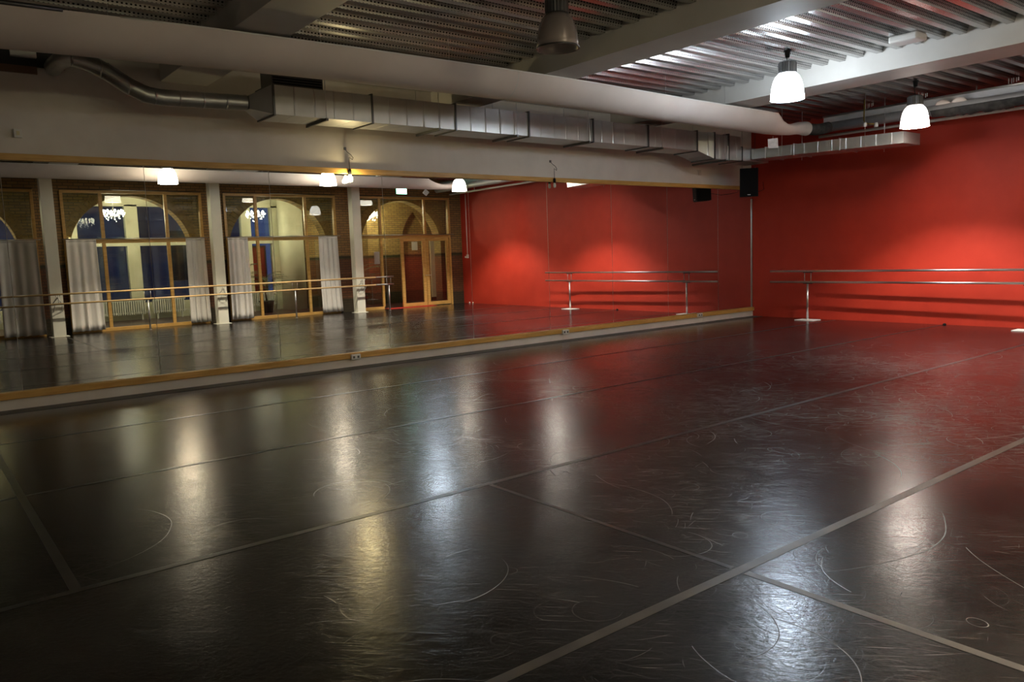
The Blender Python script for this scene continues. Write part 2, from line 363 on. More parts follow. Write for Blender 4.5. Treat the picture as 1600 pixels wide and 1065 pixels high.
# corrugated deck: one trapezoidal profile drawn along y
prof = []
p0 = .262; x = 0.02
while x < W-.05:
    prof += [(x, ZC), (x+.085, ZC), (x+.115, ZC+.095), (x+.232, ZC+.095)]; x += p0
prof.append((x, ZC))
d = MB(); n = len(prof)
d.add([(a, YF, b) for a, b in prof] + [(a, 0, b) for a, b in prof], [(i, i+1, n+i+1, n+i) for i in range(n-1)])
d.build('ceiling', M['deck'], origin0=True, **ST)
MB().box((-.2, YF-.2, ZC+.16), (XO+.3, 4, ZC+.3)).build('ceiling', M['beam'], origin0=True, **ST)
for y0, y1 in ((-4.4, -3.72), (-8.33, -7.78), (-12.28, -11.72), (-16.3, -15.75)):
    MB().box((0, y0, 3.83), (W-.05, y1, ZC+.09)).build('ceiling_beam', M['beam'], **ST)
# brick wall with the four glazed bays
BAYS = [(-15.7, -12.32), (-11.77, -8.44), (-7.87, -4.56), (-3.90, -.47)]
b = MB(); ys = [YF]+[v for q in BAYS for v in q]+[0]
for i in range(0, len(ys), 2): b.box((W-.02, ys[i], 0), (W+.2, ys[i+1], 3.52))
b.box((W-.02, YF, 3.52), (W+.2, 0, ZC+.16)); b.build('wall_right', M['brick'], origin0=True, **ST)
# mirror trims, base
MB().box((0, YF, 2.795), (.055, -.02, 2.868)).build('trim_1', M['pineh'], bevel=.004, **ST)
MB().box((0, YF, .125), (.075, 0.0, .205)).build('trim_2', M['pineh'], bevel=.006, **ST)
MB().box((0, YF, 0), (.035, 0, .125)).build('baseboard_left', M['plaster'], **ST)
MB().box((.035, YF, .0), (.30, -.02, .004)).build('trim_3', M['edge'], **ST)

# ------------------------------------------------------------------ mirror panels
SEAM = [0, -1.221, -2.855, -4.44, -6.033, -7.709, -9.27, -10.994, -12.565, -14.055, -15.6]
MLAB = ['narrow wall mirror in the red corner, showing only dark red wall and a barre tip',
        'wall mirror reflecting the hanging black speaker and the right post of the steel barre',
        'wall mirror reflecting plain red wall and the right half of the tall scallop of light',
        'wall mirror reflecting the left steel barre post and half the tall scallop',
        'wall mirror reflecting the low red scallop of light left of the steel barre',
        'wall mirror reflecting the glass double door, the exit sign and the brick corner',
        'wall mirror reflecting the third white column and the pendant beside the yellow bulb',
        'wall mirror reflecting the second white column and the leftmost lit pendant',
        'wall mirror reflecting the first white column and the chandelier in the first arch',
        'sliver of wall mirror at the left edge of the picture']
for i in range(10):
    y1, y0 = SEAM[i]-.003, SEAM[i+1]+.003
    if i == 0: y1 = -.02
    MB().box((.001, y0, .205), (.012, y1, 2.795)).build('wall_mirror', M['mirror'], label=MLAB[i], cat='mirror', group='mirrors along the left wall')
MB().box((0, -.02, .205), (.03, -.004, 2.6)).build('mirror_edge_strip', M['steel'], label='thin metal strip closing the mirror edge in the red corner', cat='strip')

# ------------------------------------------------------------------ floor tape
def tape(a, b, wd, label, mt='tape_dark'):
    a = Vector((*a, 0)); b = Vector((*b, 0)); dd = (b-a).normalized(); nn = Vector((-dd.y, dd.x, 0))*wd/2
    z = Vector((0, 0, .0015)); q = [a-nn, a+nn, b+nn, b-nn]
    MB().hexa(q, [p+z for p in q]).build('floor_tape', M[mt], label=label, cat='tape', group='joint tape on the vinyl floor')
tape((2.05, -16.9), (2.05, -.1), .03, 'long dark floor tape nearest the mirror, parallel to it')
tape((4.12, -16.9), (4.12, -.1), .035, 'long floor tape second from the mirror')
tape((6.2, -16.9), (6.2, -.1), .05, 'long floor tape third from the mirror, running to the steel barre')
tape((8.22, -16.9), (8.22, -.1), .055, 'long wide floor tape farthest from the mirror, crossing the right foreground', 'tape')
tape((2.5, -14.54), (6.18, -14.54), .05, 'cross tape at the left edge of the floor between two long tapes')
tape((6.23, -12.04), (8.18, -12.03), .03, 'faint short cross tape in the middle of the floor')
tape((8.26, -12.03), (11.2, -12.03), .045, 'pale cross tape in the right foreground corner', 'tape')

# ------------------------------------------------------------------ columns
CY = [-12.13, -8.30, -4.23]
for y in CY+[-16.1]:
    MB().box((10.6, y-.13, .012), (10.86, y+.13, 3.83)).box((10.58, y-.2, 0), (10.88, y+.2, .012)).build('column', M['column'], bevel=.004, **ST)
for y, nm in zip(CY, ('first', 'second', 'third')):
    pass

# ------------------------------------------------------------------ glazed bays
def bay(num, y0, y1, mull, door=None):
    f = MB(); X0, X1 = W-.06, W+.05; t = .07; zt = 3.50
    f.box((X0, y0, zt-t), (X1, y1, zt)); f.box((X0, y0, 0.0), (X1, y0+t, zt-t)); f.box((X0, y1-t, 0.0), (X1, y1, zt-t))
    yb1 = door[0] if door else y1-t
    f.box((X0, y0+t, 0.0), (X1, mull[0] if door else yb1, .085))
    f.box((X0+.01, y0+t, 2.2), (X1-.01, y1-t, 2.29))
    for i, m_ in enumerate(mull):
        if door and i == len(mull)-1: f.box((X0+.015, m_-.035, 2.29), (X1-.015, m_+.035, zt-t)); continue
        f.box((X0+.015, m_-.04, .085), (X1-.015, m_+.04, 2.2)); f.box((X0+.015, m_-.04, 2.29), (X1-.015, m_+.04, zt-t))
    wd = f.build('window_%d' % num, M['pine'], bevel=.004, **ST)
    cuts = [y0+t]+[c for m_ in mull for c in (m_-.04, m_+.04)]+[y1-t]
    for i in range(0, len(cuts), 2):
        MB().box((W-.01, cuts[i], 2.29), (W-.003, cuts[i+1], zt-t)).build('pane', M['glass'], wd)
        if door and i >= 2: continue
        MB().box((W-.01, cuts[i], .085), (W-.003, cuts[i+1], 2.2)).build('pane', M['glass'], wd)
    return wd
bay(1, *BAYS[0], [-14.7, -13.4]); bay(2, *BAYS[1], [-10.88, -9.35]); bay(3, *BAYS[2], [-6.97, -5.51])
bay(4, *BAYS[3], [-3.07, -1.44], door=(-3.03,))
def leaf(num, y0, y1, hy):
    f = MB(); X0, X1 = W-.04, W+.02; t = .11
    f.box((X0, y0, .02), (X1, y0+t, 2.19)); f.box((X0, y1-t, .02), (X1, y1, 2.19)); f.box((X0, y0+t, .02), (X1, y1-t, .13)); f.box((X0, y0+t, 2.1), (X1, y1-t, 2.19))
    dd = f.build('door_%d' % num, M['pine'], bevel=.003, **ST)
    MB().box((W-.012, y0+t, .13), (W-.005, y1-t, 2.1)).build('pane', M['glass'], dd)
    MB().tube([(W-.05, hy, 1.0), (W-.10, hy, 1.0), (W-.10, hy+.1, 1.0)], .009, 8).build('door_handle', M['steel'], dd)
leaf(1, -2.38, -1.47, -1.52); leaf(2, -1.45, -.55, -1.40)
MB().box((W-.3, -3.0, 0), (W+.1, -1.3, .012)).build('door_mat', M['redfloor'], label='red strip on the floor in front of the open glass doorway', cat='mat')
# stacks of light curtain rails across each bay
for i, ((y0, y1), l) in enumerate(zip(BAYS, ('steel curtain rail over the leftmost window bay in the mirror', 'steel curtain rail across the bay with two radiators windows',
                                  'steel curtain rail across the bay in front of the palm', 'bare steel curtain rail above the glass double door'))):
    r_ = root('curtain_rail', (W-.14, (y0+y1)/2, 2.28), l, 'curtain rail', 'curtain rails')
    MB().tube([(W-.14, y0-.03, 2.305), (W-.14, y1+.06, 2.305)], .013, 10).build('rail', M['steel'], r_)
    for y in (y0+.05, (y0+y1)/2, y1-.05): MB().tube([(W-.14, y, 2.305), (W-.06, y, 2.305)], .008, 8).build('bracket', M['steel'], r_)
def curtain(y0, y1, z0, lean, label, ph):
    nf, nz = 60, 14; vs = []
    for j in range(nz+1):
        tz = j/nz
        for i in range(nf+1):
            u = i/nf; yy = y0+(y1-y0)*u; spread = 1+.10*tz
            yy = (y0+y1)/2+(yy-(y0+y1)/2)*spread + lean*tz*tz
            amp = .010+.020*tz
            xx = W-.155-amp*math.sin(u*PI*2*4+ph+.5*math.sin(3*u+ph))-.012*math.sin(u*37+ph*2)*tz
            vs.append((xx, yy, 2.29-(2.29-z0)*tz+.006*math.sin(u*PI*11)*tz))
    fs = [(j*(nf+1)+i, j*(nf+1)+i+1, (j+1)*(nf+1)+i+1, (j+1)*(nf+1)+i) for j in range(nz) for i in range(nf)]
    t = root('curtain', (W-.155, (y0+y1)/2, z0), label, 'curtain', 'white curtains tied to the window sides')
    o = MB().add(vs, fs, True).build('cloth', M['curtain'], t); md = o.modifiers.new('s', 'SOLIDIFY'); md.thickness = .003
    hv = [(v[0]-.004, v[1], v[2]) for v in vs[:(nf+1)]]; hb = [(v[0]-.004, v[1], v[2]-.05) for v in vs[:(nf+1)]]
    h = MB().add(hv+hb, [(i, i+1, nf+2+i, nf+1+i) for i in range(nf)], True).build('hem', M['curtain'], t); md = h.modifiers.new('s', 'SOLIDIFY'); md.thickness = .006
curtain(-13.15, -12.36, .04, 0, 'white curtain at the far left of the mirror, left of the first column', .3)
curtain(-11.74, -11.08, .05, 0, 'wide white curtain just right of the first white column', 1.2)
curtain(-8.95, -8.47, .05, 0, 'narrow white curtain just left of the second white column', 2.1)
curtain(-7.85, -7.30, .05, 0, 'white curtain just right of the second white column', 3.3)
curtain(-5.20, -4.60, .05, .04, 'white flared curtain left of the third white column', 4.4)

# ------------------------------------------------------------------ corridor behind the glass
MB().box((W+.02, YF-.2, -.1), (XO+.3, 4, 0)).build('floor', M['corrfloor'], origin0=True, **ST)
def arch_wall(x0, x1, centers, R, cz, zt, y0, y1):
    m = MB(); edges = []
    for c in centers: edges += [c-R, c+R]
    e = [y0]+edges+[y1]
    for i in range(0, len(e), 2): m.box((x0, e[i], 0), (x1, e[i+1], zt))
    for c in centers:
        n_ = 26
        for i in range(n_):
            a0 = PI-PI*i/n_; a1 = PI-PI*(i+1)/n_
            ya, za, yb, zb = c+R*math.cos(a0), cz+R*math.sin(a0), c+R*math.cos(a1), cz+R*math.sin(a1)
            q = [(ya, za), (yb, zb), (yb, zt), (ya, zt)]
            m.prism(q, x0, x1, 0)
    return m
arch_wall(11.95, 12.35, [-14.1, -10.06, -6.08, -1.95], 1.5, 1.93, ZC+.16, YF, .9).build('wall_arcade', M['brick2'], origin0=True, **ST)
def arch_ring(c):   # header course drawn round each opening
    m = MB(); n_ = 40
    for i in range(n_):
        a0 = PI*i/n_+.006; a1 = PI*(i+1)/n_-.006
        q = [(c+r*math.cos(a), 1.93+r*math.sin(a)) for r, a in ((1.5, a0), (1.74, a0), (1.74, a1), (1.5, a1))]
        m.prism(q, 11.935, 11.95, 0)
    return m
MR = noise_mat('arch_brick', (.24, .15, .045), (.34, .22, .07), 9, .75)
for c in (-14.1, -10.06, -6.08, -1.95): arch_ring(c).build('trim_4', MR, **ST)
# outer wall: white, with tall dusk windows
op = [(-14.9, -13.5), (-13.1, -11.9), (-10.8, -9.5), (-9.15, -7.75), (-7.05, -6.02), (-5.72, -5.02), (-3.15, -2.2)]
m = MB(); ys = [YF]+[v for q in op for v in q]+[-2.1]
for i in range(0, len(ys), 2): m.box((XO, ys[i], 0), (XO+.25, ys[i+1], 3.45))
m.box((XO, YF, 3.4), (XO+.25, -2.1, ZC+.16))
for y0, y1 in op: m.box((XO, y0, 0), (XO+.25, y1, .5)); m.box((XO, y0, 2.22), (XO+.2, y1, 2.36))
m.build('wall_outside', M['whitepaint'], origin0=True, **ST)
for i, (y0, y1) in enumerate(op):
    MB().box((XO+.12, y0, .5), (XO+.13, y1, 2.22)).box((XO+.12, y0, 2.36), (XO+.13, y1, 3.4)).build('window_%d' % (i+5), M['glass'], **ST)
# round white pier and brick end of the corridor
MB().tube([(14.75, -4.55, 0), (14.75, -4.55, ZC+.16)], .40, 28).build('column', M['whitepaint'], **ST)
MB().box((14.6, -4.15, 0), (XO, -3.5, ZC+.16)).build('wall_pier', M['brick2'], origin0=True, **ST)
# brick wall with pointed niche facing the doors
m = MB(); X0, X1 = 14.0, 14.5; yc, hw, zs = -.22, .52, 2.15
m.box((X0, -2.1, 0), (X1, yc-hw, ZC+.16)); m.box((X0, yc+hw, 0), (X1, 2.6, ZC+.16))
n_ = 12; Rr = 1.35
def pointed(u):      # u -1..1 across the opening
    return zs+math.sqrt(max(0, Rr*Rr-((abs(u)*hw)+(Rr-hw))**2))
for i in range(2*n_):
    u0_, u1_ = -1+i/n_, -1+(i+1)/n_
    m.prism([(yc+u0_*hw, pointed(u0_)), (yc+u1_*hw, pointed(u1_)), (yc+u1_*hw, ZC+.16), (yc+u0_*hw, ZC+.16)], X0, X1, 0)
m.box((X0+.14, yc-hw, 0), (X1, yc+hw, ZC+.1)); m.build('wall_niche', M['brick2'], origin0=True, **ST)
MB().box((W+.2, 2.6, 0), (XO+.3, 2.8, ZC+.16)).build('wall_far', M['brick2'], origin0=True, **ST)
MB().box((XO, -2.1, 0), (XO+.25, 2.8, ZC+.16)).build('wall_beyond', M['brick2'], origin0=True, **ST)
MB().box((13.955, .40, .12), (13.995, .66, 2.25)).build('door_3', M['creamp'], bevel=.004, **ST)
# red outer door behind the palm
t = root('exterior_door', (15.55, -5.4, 0), 'red door seen dimly through the window behind the palm', 'door')
MB().box((15.53, -5.9, 0), (15.57, -5.2, 2.1)).build('door_panel', M['redglow'], t)
MB().box((15.51, -5.95, 0), (15.59, -5.9, 2.16)).box((15.51, -5.2, 0), (15.59, -5.15, 2.16)).box((15.51, -5.9, 2.1), (15.59, -5.2, 2.16)).build('door_frame', M['dsteel'], t)
MB().box((13.97, -.36, 1.85), (13.985, -.12, 2.15)).build('notice', M['paper'], label='small cream notice pinned on the brick seen through the left door leaf', cat='notice')
MB().box((W-.002, -3.32, 1.42), (W+.004, -3.13, 1.80)).build('notice', M['pinkpaper'], label='pale notice sheet stuck on the glass right of the third column', cat='notice')
# dim building across the street
t = root('neighbour_building', (24, -9, 0), 'dark blue building outside the corridor windows with one lit window', 'building')
BB = noise_mat('dusk_facade', (.10, .13, .22), (.18, .23, .36), 1.2, .8)
b = MB(); b.box((23, -20, 0), (26, -10.4, 7)).box((23.6, -10.4, 0), (26, -6.9, 4.0)).box((23, -6.9, 0), (26, -3.2, 8)); b.build('facade', BB, t)
LW = emit('lit_far_window', (1, .62, .45), .35); DW = P('dark_far_window', (.01, .015, .03), .2)
MB().box((22.96, -10.1-1.4, 1.2), (23, -10.1-.9, 3.4)).build('lit_window', LW, t)
for k, y in enumerate((-19, -17.4, -15.8, -14.2, -12.9, -6.2, -4.6)):
    for z in (1.0, 4.2): MB().box((22.96, y, z), (23, y+.8, z+2.0)).build('dark_window', DW, t)
MB().box((XO+.3, -25, -.1), (27, 4, 0)).build('street', P('snowy_street', (.55, .6, .7), .6), origin0=True, **ST)
# radiators
def radiator(yc, ln, label):
    t = root('radiator', (14.98, yc, 0), label, 'radiator', 'ribbed radiators below the corridor windows')
    n_ = int(ln/.062); b = MB(); top = .62
    for i in range(n_):
        y = yc-ln/2+i*.062
        b.box((14.92, y, .17), (15.05, y+.036, top))
    b.box((14.95, yc-ln/2, .2), (15.02, yc+ln/2, .24)); b.box((14.95, yc-ln/2, top-.06), (15.02, yc+ln/2, top-.02))
    b.build('ribs', M['radiator'], t, bevel=.006)
    for s in (-1, 1): MB().box((14.95, yc+s*(ln/2-.12)-.02, 0), (15.02, yc+s*(ln/2-.12)+.02, .17)).build('foot', M['radiator'], t)
    MB().tube([(14.98, yc+ln/2-.03, .22), (14.98, yc+ln/2+.10, .22), (14.98, yc+ln/2+.10, 0)], .012, 8).build('pipe', M['radiator'], t)
radiator(-9.95, 1.55, 'long ribbed radiator in the first bay, left of the white pier')
radiator(-8.5, .95, 'short ribbed radiator in the first bay, right of the white pier')
radiator(-5.55, .85, 'ribbed radiator below the window behind the palm')
radiator(-2.9, 1.2, 'ribbed radiator right of the third column near the doorway')
radiator(-13.6, 1.5, 'ribbed radiator at the far left edge of the mirror')
# palms
def palm(x, y, h, label, seed):
    rnd = random.Random(seed); t = root('potted_palm', (x, y, 0), label, 'plant', 'potted palms in the corridor')
    MB().lathe([(0, 0), (.17, 0), (.22, .34), (.24, .36), (.24, .38), (.2, .38), (.2, .34), (0, .34)], (x, y, 0), 20).build('pot', M['pot'], t)
    MB().tube([(x, y, .34), (x+.02, y-.02, h*.35), (x-.01, y+.02, h*.6)], [.035, .025, .018], 8).build('stem', M['trunk'], t)
    lf = MB()
    for k in range(17):
        a = rnd.uniform(0, 2*PI); L_ = rnd.uniform(.55, .85); el = rnd.uniform(.5, 1.3); z0 = h*rnd.uniform(.35, .62)
        pts = []
        for i in range(9):
            u = i/8; rr = L_*u*math.cos(el*(1-.6*u)); pts.append(Vector((x+rr*math.cos(a), y+rr*math.sin(a), z0+L_*u*math.sin(el)*(1-.55*u))))
        lf.tube(pts, .005, 4, smooth=False)
        for i in range(1, 9):
            p = pts[i]; dr = (pts[i]-pts[i-1]).normalized(); sd = dr.cross(Vector((0, 0, 1))).normalized()
            for s in (-1, 1):
                tip = p+sd*s*.17*(1-.35*i/8)+dr*.10-Vector((0, 0, .05)); wv = dr*.013
                lf.add([p-wv, p+wv, tip], [(0, 1, 2)])
    lf.build('fronds', M['leaf'], t)
palm(13.6, -6.75, 2.15, 'tall potted palm behind the glass of the second bay', 3)
palm(13.5, -2.75, 2.05, 'potted palm partly hidden behind the third white column', 8)
palm(13.9, -5.85, 1.75, 'smaller potted palm in front of the red door', 12)
# chandeliers
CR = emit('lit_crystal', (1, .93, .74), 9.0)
def chandelier(y, label):
    c = (13.3, y, 3.08); t = root('chandelier', c, label, 'chandelier', 'crystal chandeliers in the corridor')
    rnd = random.Random(int(y*100))
    MB().tube([(c[0], y, 3.2), (c[0], y, ZC+.16)], .008, 6).build('rod', M['steel'], t)
    f = MB()
    for k in range(8):
        a = 2*PI*k/8; f.tube([(c[0], y, 3.0), (c[0]+.12*math.cos(a), y+.12*math.sin(a), 2.97), (c[0]+.24*math.cos(a), y+.24*math.sin(a), 3.08)], .007, 6)
    f.tube([(c[0], y, 2.9), (c[0], y, 3.22)], .02, 10); f.build('frame', M['steel'], t)
    g = MB()
    def drop(px, py, pz, r): g.add([(px+r, py, pz), (px, py+r, pz), (px-r, py, pz), (px, py-r, pz), (px, py, pz+r*1.2), (px, py, pz-r*1.7)], [(0,1,4),(1,2,4),(2,3,4),(3,0,4),(1,0,5),(2,1,5),(3,2,5),(0,3,5)])
    for k in range(8):
        a = 2*PI*k/8; g = MB(); drop(c[0]+.24*math.cos(a), y+.24*math.sin(a), 3.13, .036); g.build('candle_bulb', CR, t)
    g = MB()
    for k in range(90):
        a = rnd.uniform(0, 2*PI); u = rnd.random(); rr = .05+.25*math.sqrt(u); zz = 3.14-.05*u-rnd.uniform(0, .26)*(1.15-u)
        drop(c[0]+rr*math.cos(a), y+rr*math.sin(a), zz, rnd.uniform(.009, .016))
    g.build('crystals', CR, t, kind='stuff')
    ld = bpy.data.lights.new('chandelier_light', 'POINT'); ld.energy = CHAND_W; ld.color = (1, .86, .58); ld.shadow_soft_size = .04
    lo = bpy.data.objects.new('chandelier_light', ld); COL.objects.link(lo); lo.location = (c[0], y, 3.04)
chandelier(-10.2, 'glittering chandelier behind the first bay, in the first round arch')
chandelier(-6.25, 'glittering chandelier behind the second bay above the palm')
chandelier(-2.3, 'glittering chandelier behind the third column near the doorway')
chandelier(-14.2, 'glittering chandelier at the far left edge, mostly cut off')

# ------------------------------------------------------------------ exit sign
EX = emit('lit_exit_panel', (.42, 1, .72), 7.0)
t = root('exit_sign', (W-.06, -2.27, 3.575), 'glowing green white exit sign on the brick above the glass door', 'sign')
MB().box((W-.07, -2.47, 3.575), (W-.02, -2.07, 3.765)).build('housing', P('exit_green', (.02, .25, .10), .4), t)
MB().box((W-.076, -2.455, 3.588), (W-.07, -2.085, 3.752)).build('panel', EX, t)

# ------------------------------------------------------------------ pendant lamps
PROF = [(.085, .335), (.115, .325), (.150, .29), (.178, .23), (.197, .15), (.208, .07), (.214, .0)]
def pendant(x, y, zb, label, lit, ztop=ZC, hz=.15, tint=(1, .95, .86), e=1., pw=1., ie=1.):
    t = root('pendant_lamp', (x, y, zb), label, 'pendant lamp', 'bell shaped pendant lamps')
    c = (x, y, zb)
    if lit:
        sm = emit('lit_shade', tint, SHADE_E*e); im = emit('lit_reflector', tint, INNER_E*ie)
        MB().lathe(PROF, c, 40).build('lamp_shade', sm, t)
        MB().lathe([(r-.007, z-.002) for r, z in PROF]+[(.001, .335)][:0], c, 40).build('reflector', im, t)
    else:
        o = MB().lathe(PROF, c, 40).build('lamp_shade', M['shade_off'], t); md = o.modifiers.new('s', 'SOLIDIFY'); md.thickness = .004
        MB().lathe([(0, .315), (.05, .31), (.06, .26), (.055, .20), (.03, .16), (0, .155)], c, 20).build('bulb', P('opal_bulb', (.55, .5, .46), .3), t)
    MB().lathe([(.2145, .0), (.221, .0), (.221, .012), (.2145, .012), (.2145, .0)], c, 40).build('rim', M['dsteel'] if not lit else M['steel'], t)
    MB().lathe([(.10, .33), (.112, .335), (.112, .335+hz-.02), (.09, .335+hz), (.0, .335+hz)], c, 48, rib=.05).build('housing', M['dsteel'], t)
    zt = zb+.335+hz
    if zt < ztop-.03:
        hk = (x, y, ztop)
        MB().tube([(x, y, zt-.01), (x-.02, y+.01, (zt+ztop)/2), (x, y, ztop-.07)], .006, 8).build('cord', M['black'], t)
        MB().lathe([(0, -.09), (.028, -.09), (.036, -.02), (.05, 0), (0, 0)], hk, 16).build('ceiling_hook', M['black'], t)
    if lit:
        ld = bpy.data.lights.new('pendant_bulb', 'POINT'); ld.energy = POINT_W*pw; ld.color = tint; ld.shadow_soft_size = .035
        lo = bpy.data.objects.new('pendant_bulb', ld); COL.objects.link(lo); lo.location = (x, y, zb+.20)
pendant(4.45, -5.66, 3.455, 'lit pendant with a blue white glow above the end of the fabric duct', True, tint=(.80, .90, 1.0), e=3.4, pw=.3, ie=.35)
pendant(4.45, -2.05, 3.365, 'lit pendant in front of the red wall pipes', True, tint=(1, .93, .86), e=.45, pw=1.35, ie=.8)
pendant(4.45, -9.70, 3.57, 'unlit clear pendant at the top of the picture, its ribbed housing cut off', False, hz=.165)
pendant(8.5, -10.0, 3.43, 'lit pendant seen only in the mirror, leftmost and largest', True, tint=(1, .87, .66), e=1.5)
pendant(8.5, -6.08, 3.50, 'lit pendant seen only in the mirror, beside the glowing cable bulb', True, tint=(1, .89, .72), e=1.7)
pendant(8.5, -1.98, 3.45, 'lit pendant seen only in the mirror, at the edge of the red wall', True, tint=(1, .91, .80), e=.55, pw=1.25)

# ------------------------------------------------------------------ bulbs on cables at the mirror wall
def cable_bulb(y, lit, label):
    t = root('cable_bulb', (.08, y, 2.70), label, 'bulb', 'bare bulbs on cables over the mirror')
    MB().tube([(.0, y-.02, 3.15), (.05, y-.01, 3.10), (.08, y+.03, 3.06), (.07, y+.07, 3.02), (.085, y+.05, 2.99), (.08, y, 3.02), (.08, y, 2.95), (.08, y, 2.84)], .0045, 6).build('cable', M['black'], t)
    MB().lathe([(0, 2.855), (.016, 2.855), (.024, 2.83), (.024, 2.775), (.0, 2.775)], (.08, y, 0), 16).build('socket', M['black'], t)
    MB().box((0, y-.035, 3.13), (.02, y-.005, 3.17)).build('wall_hook', M['dsteel'], t)
    bm_ = emit('lit_bulb', (1, .82, .42), 75.) if lit else M['whiteplastic']
    MB().lathe([(.016, 2.775), (.022, 2.76), (.036, 2.73), (.038, 2.705), (.028, 2.68), (.0, 2.67)] if lit else [(.014, 2.775), (.022, 2.76), (.025, 2.73), (.02, 2.70), (.0, 2.69)], (.08, y, 0), 20).build('bulb', bm_, t)
    if lit:
        ld = bpy.data.lights.new('cable_bulb_light', 'POINT'); ld.energy = 9; ld.color = (1, .8, .4); ld.shadow_soft_size = .03
        lo = bpy.data.objects.new('cable_bulb_light', ld); COL.objects.link(lo); lo.location = (.13, y, 2.70)
cable_bulb(-9.82, True, 'glowing yellow bulb on a black cable over the top mirror trim')
cable_bulb(-5.90, False, 'unlit bulb on a looped black cable over the top mirror trim')

# ------------------------------------------------------------------ fabric air ducts
TX = 2.39
def zt_(y):   # flat top of the hung half-round fabric, gently rising and falling
    k = [(-17, 3.70), (-14, 3.745), (-12.5, 3.785), (-11, 3.808), (-9, 3.822), (-7.5, 3.82), (-5.5, 3.79), (-3.1, 3.775)]
    for (a, za), (b_, zb) in zip(k, k[1:]):
        if a <= y <= b_:
            u = (y-a)/(b_-a); return za+(zb-za)*u
    return 3.775
def fabric_duct(tx, zf, ye, label, r, xe, zend, yl, seams, sx):
    t = root('fabric_air_duct', (tx, -11, 3.4), label, 'air duct', 'white fabric air ducts')
    n_ = int((ye-YF-.1)/.45); ys_ = [YF+.1+i*.45 for i in range(n_+1)]+[ye]
    def edge(o):
        for f_ in o.data.polygons: f_.use_smooth = True
        md = o.modifiers.new('split', 'EDGE_SPLIT'); md.split_angle = math.radians(50)
    edge(MB().loft([(tx, y, zf(y), zf(y), zf(y)-r, r) for y in ys_], 36).build('fabric_tube', M['cloth_duct'], t))
    z = zf(ye); R_ = []
    for u, zm, zt, zb, rx in ((0, z, z, z-r, r), (.08, z-.045, z-.03, z-r*1.01, r*.93), (.22, z-.10, z-.075, z-r*1.0, r*.72), (.42, z-.15, z-.10, z-r*.98, r*.55), (.62, z-.16, z-.085, z-r*.93, r*.47), (.82, zend, zend+.10, zend-.115, .118), (1.0, zend, zend+.118, zend-.118, .118)):
        R_.append((tx+(xe-tx)*u, ye+yl*u, zm, zt, zb, rx))
    MB().loft(R_, 36).build('sagging_end', M['cloth_duct'], t)
    MB().tube([(xe, ye+yl-.05, zend), (xe, ye+yl+.04, zend)], .124, 28, caps=False).build('end_collar', M['cloth_duct'], t)
    for y in seams: MB().loft([(tx, y, zf(y)+.002, zf(y)+.002, zf(y)-r-.003, r+.003), (tx, y+.014, zf(y)+.002, zf(y)+.002, zf(y)-r-.003, r+.003)], 36).build('joint_seam', M['beam'], t)
    MB().tube([(tx+sx*(r-.004), y, zf(y)-.002) for y in ys_ if y > -13.6], .009, 8).build('hanging_rail', M['whiteplastic'], t)
    MB().tube([(tx+sx*(r-.004), y, zf(y)) for y in ys_ if y < -13.4], .020, 10).build('rail_sleeve', M['dsteel'], t)
    for y in (-15.0, -13.4, -11.4, -9.8, -7.6, -6.0, -4.6):
        MB().tube([(tx+sx*(r-.004), y, zf(y)), (tx+sx*(r-.004), y, ZC)], .0025, 5).build('hanging_wire', M['steel'], t)
fabric_duct(TX, zt_, -3.12, 'long white fabric air duct hanging below the beams, nearest the mirror', .296, 2.42, 3.645, 1.25, (-8.77,), 1)
fabric_duct(9.28, lambda y: 3.822, -2.68, 'second white fabric air duct, seen only in the mirror above the brick wall', .275, 9.28, 3.70, 1.3, (-8.9,), -1)
FOIL = noise_mat('crumpled_foil', (.42, .37, .35), (.58, .52, .50), 14, .45, .3, bump=.5)
def foil_tag(x, y, zt3, zc3, rot, h_, az, label):
    q = root('foil_tag', (x, y, zc3-h_), label, 'tag')
    MB().tube([(x, y, zt3), (x, y, zc3+h_*.8)], .003, 6).build('string', M['whiteplastic'], q)
    ca, sa = math.cos(az), math.sin(az); cr_, sr_ = math.cos(rot), math.sin(rot); A = []; B = []
    for u, v in ((-h_, -h_*.9), (h_, -h_), (h_*1.02, h_), (-h_*.97, h_*.95)):
        uu, vv = u*cr_-v*sr_, u*sr_+v*cr_; A.append((x+uu*ca, y+uu*sa, zc3+vv)); B.append((x+uu*ca-.008*sa, y+uu*sa+.008*ca, zc3+vv))
    MB().hexa(A, B).build('foil_sheet', FOIL, q)
foil_tag(2.37, -2.80, 3.46, 3.335, .05, .085, .75, 'square silver foil tag hanging below the end of the nearer fabric duct')
foil_tag(9.1, -2.75, 3.54, 3.44, .75, .075, -.75, 'white diamond tag on the second fabric duct, seen only in the mirror')

# ------------------------------------------------------------------ rectangular duct along the mirror wall
D0, D1, DB, DT = .50, 1.03, 3.355, 3.705
t = root('air_duct', (.75, -7, DB), 'rectangular galvanised air duct running along the wall over the mirror', 'air duct', 'galvanised air ducts')
FY = [-11.27, -9.93, -8.60, -7.24, -5.87, -4.53, -3.19]
for a, b_ in zip(FY, FY[1:]): MB().box((D0, a+.012, DB), (D1, b_-.012, DT)).build('duct_section', M['galv_y'], t)
for y in FY: MB().box((D0-.018, y-.012, DB-.018), (D1+.018, y+.012, DT+.018)).build('flange', M['dsteel'], t)
def rect(y, x0, x1, z0, z1): return [(x0, y, z0), (x1, y, z0), (x1, y, z1), (x0, y, z1)]
MB().hexa(rect(-11.50, .68, .84, 3.43, 3.59), rect(-11.28, D0, D1, DB, DT)).build('reducer', M['galv_y'], t)
MB().hexa(rect(-3.178, D0, D1, DB, DT), rect(-2.88, .66, 1.19, 3.205, 3.68)).build('offset_piece', M['galv_y'], t)
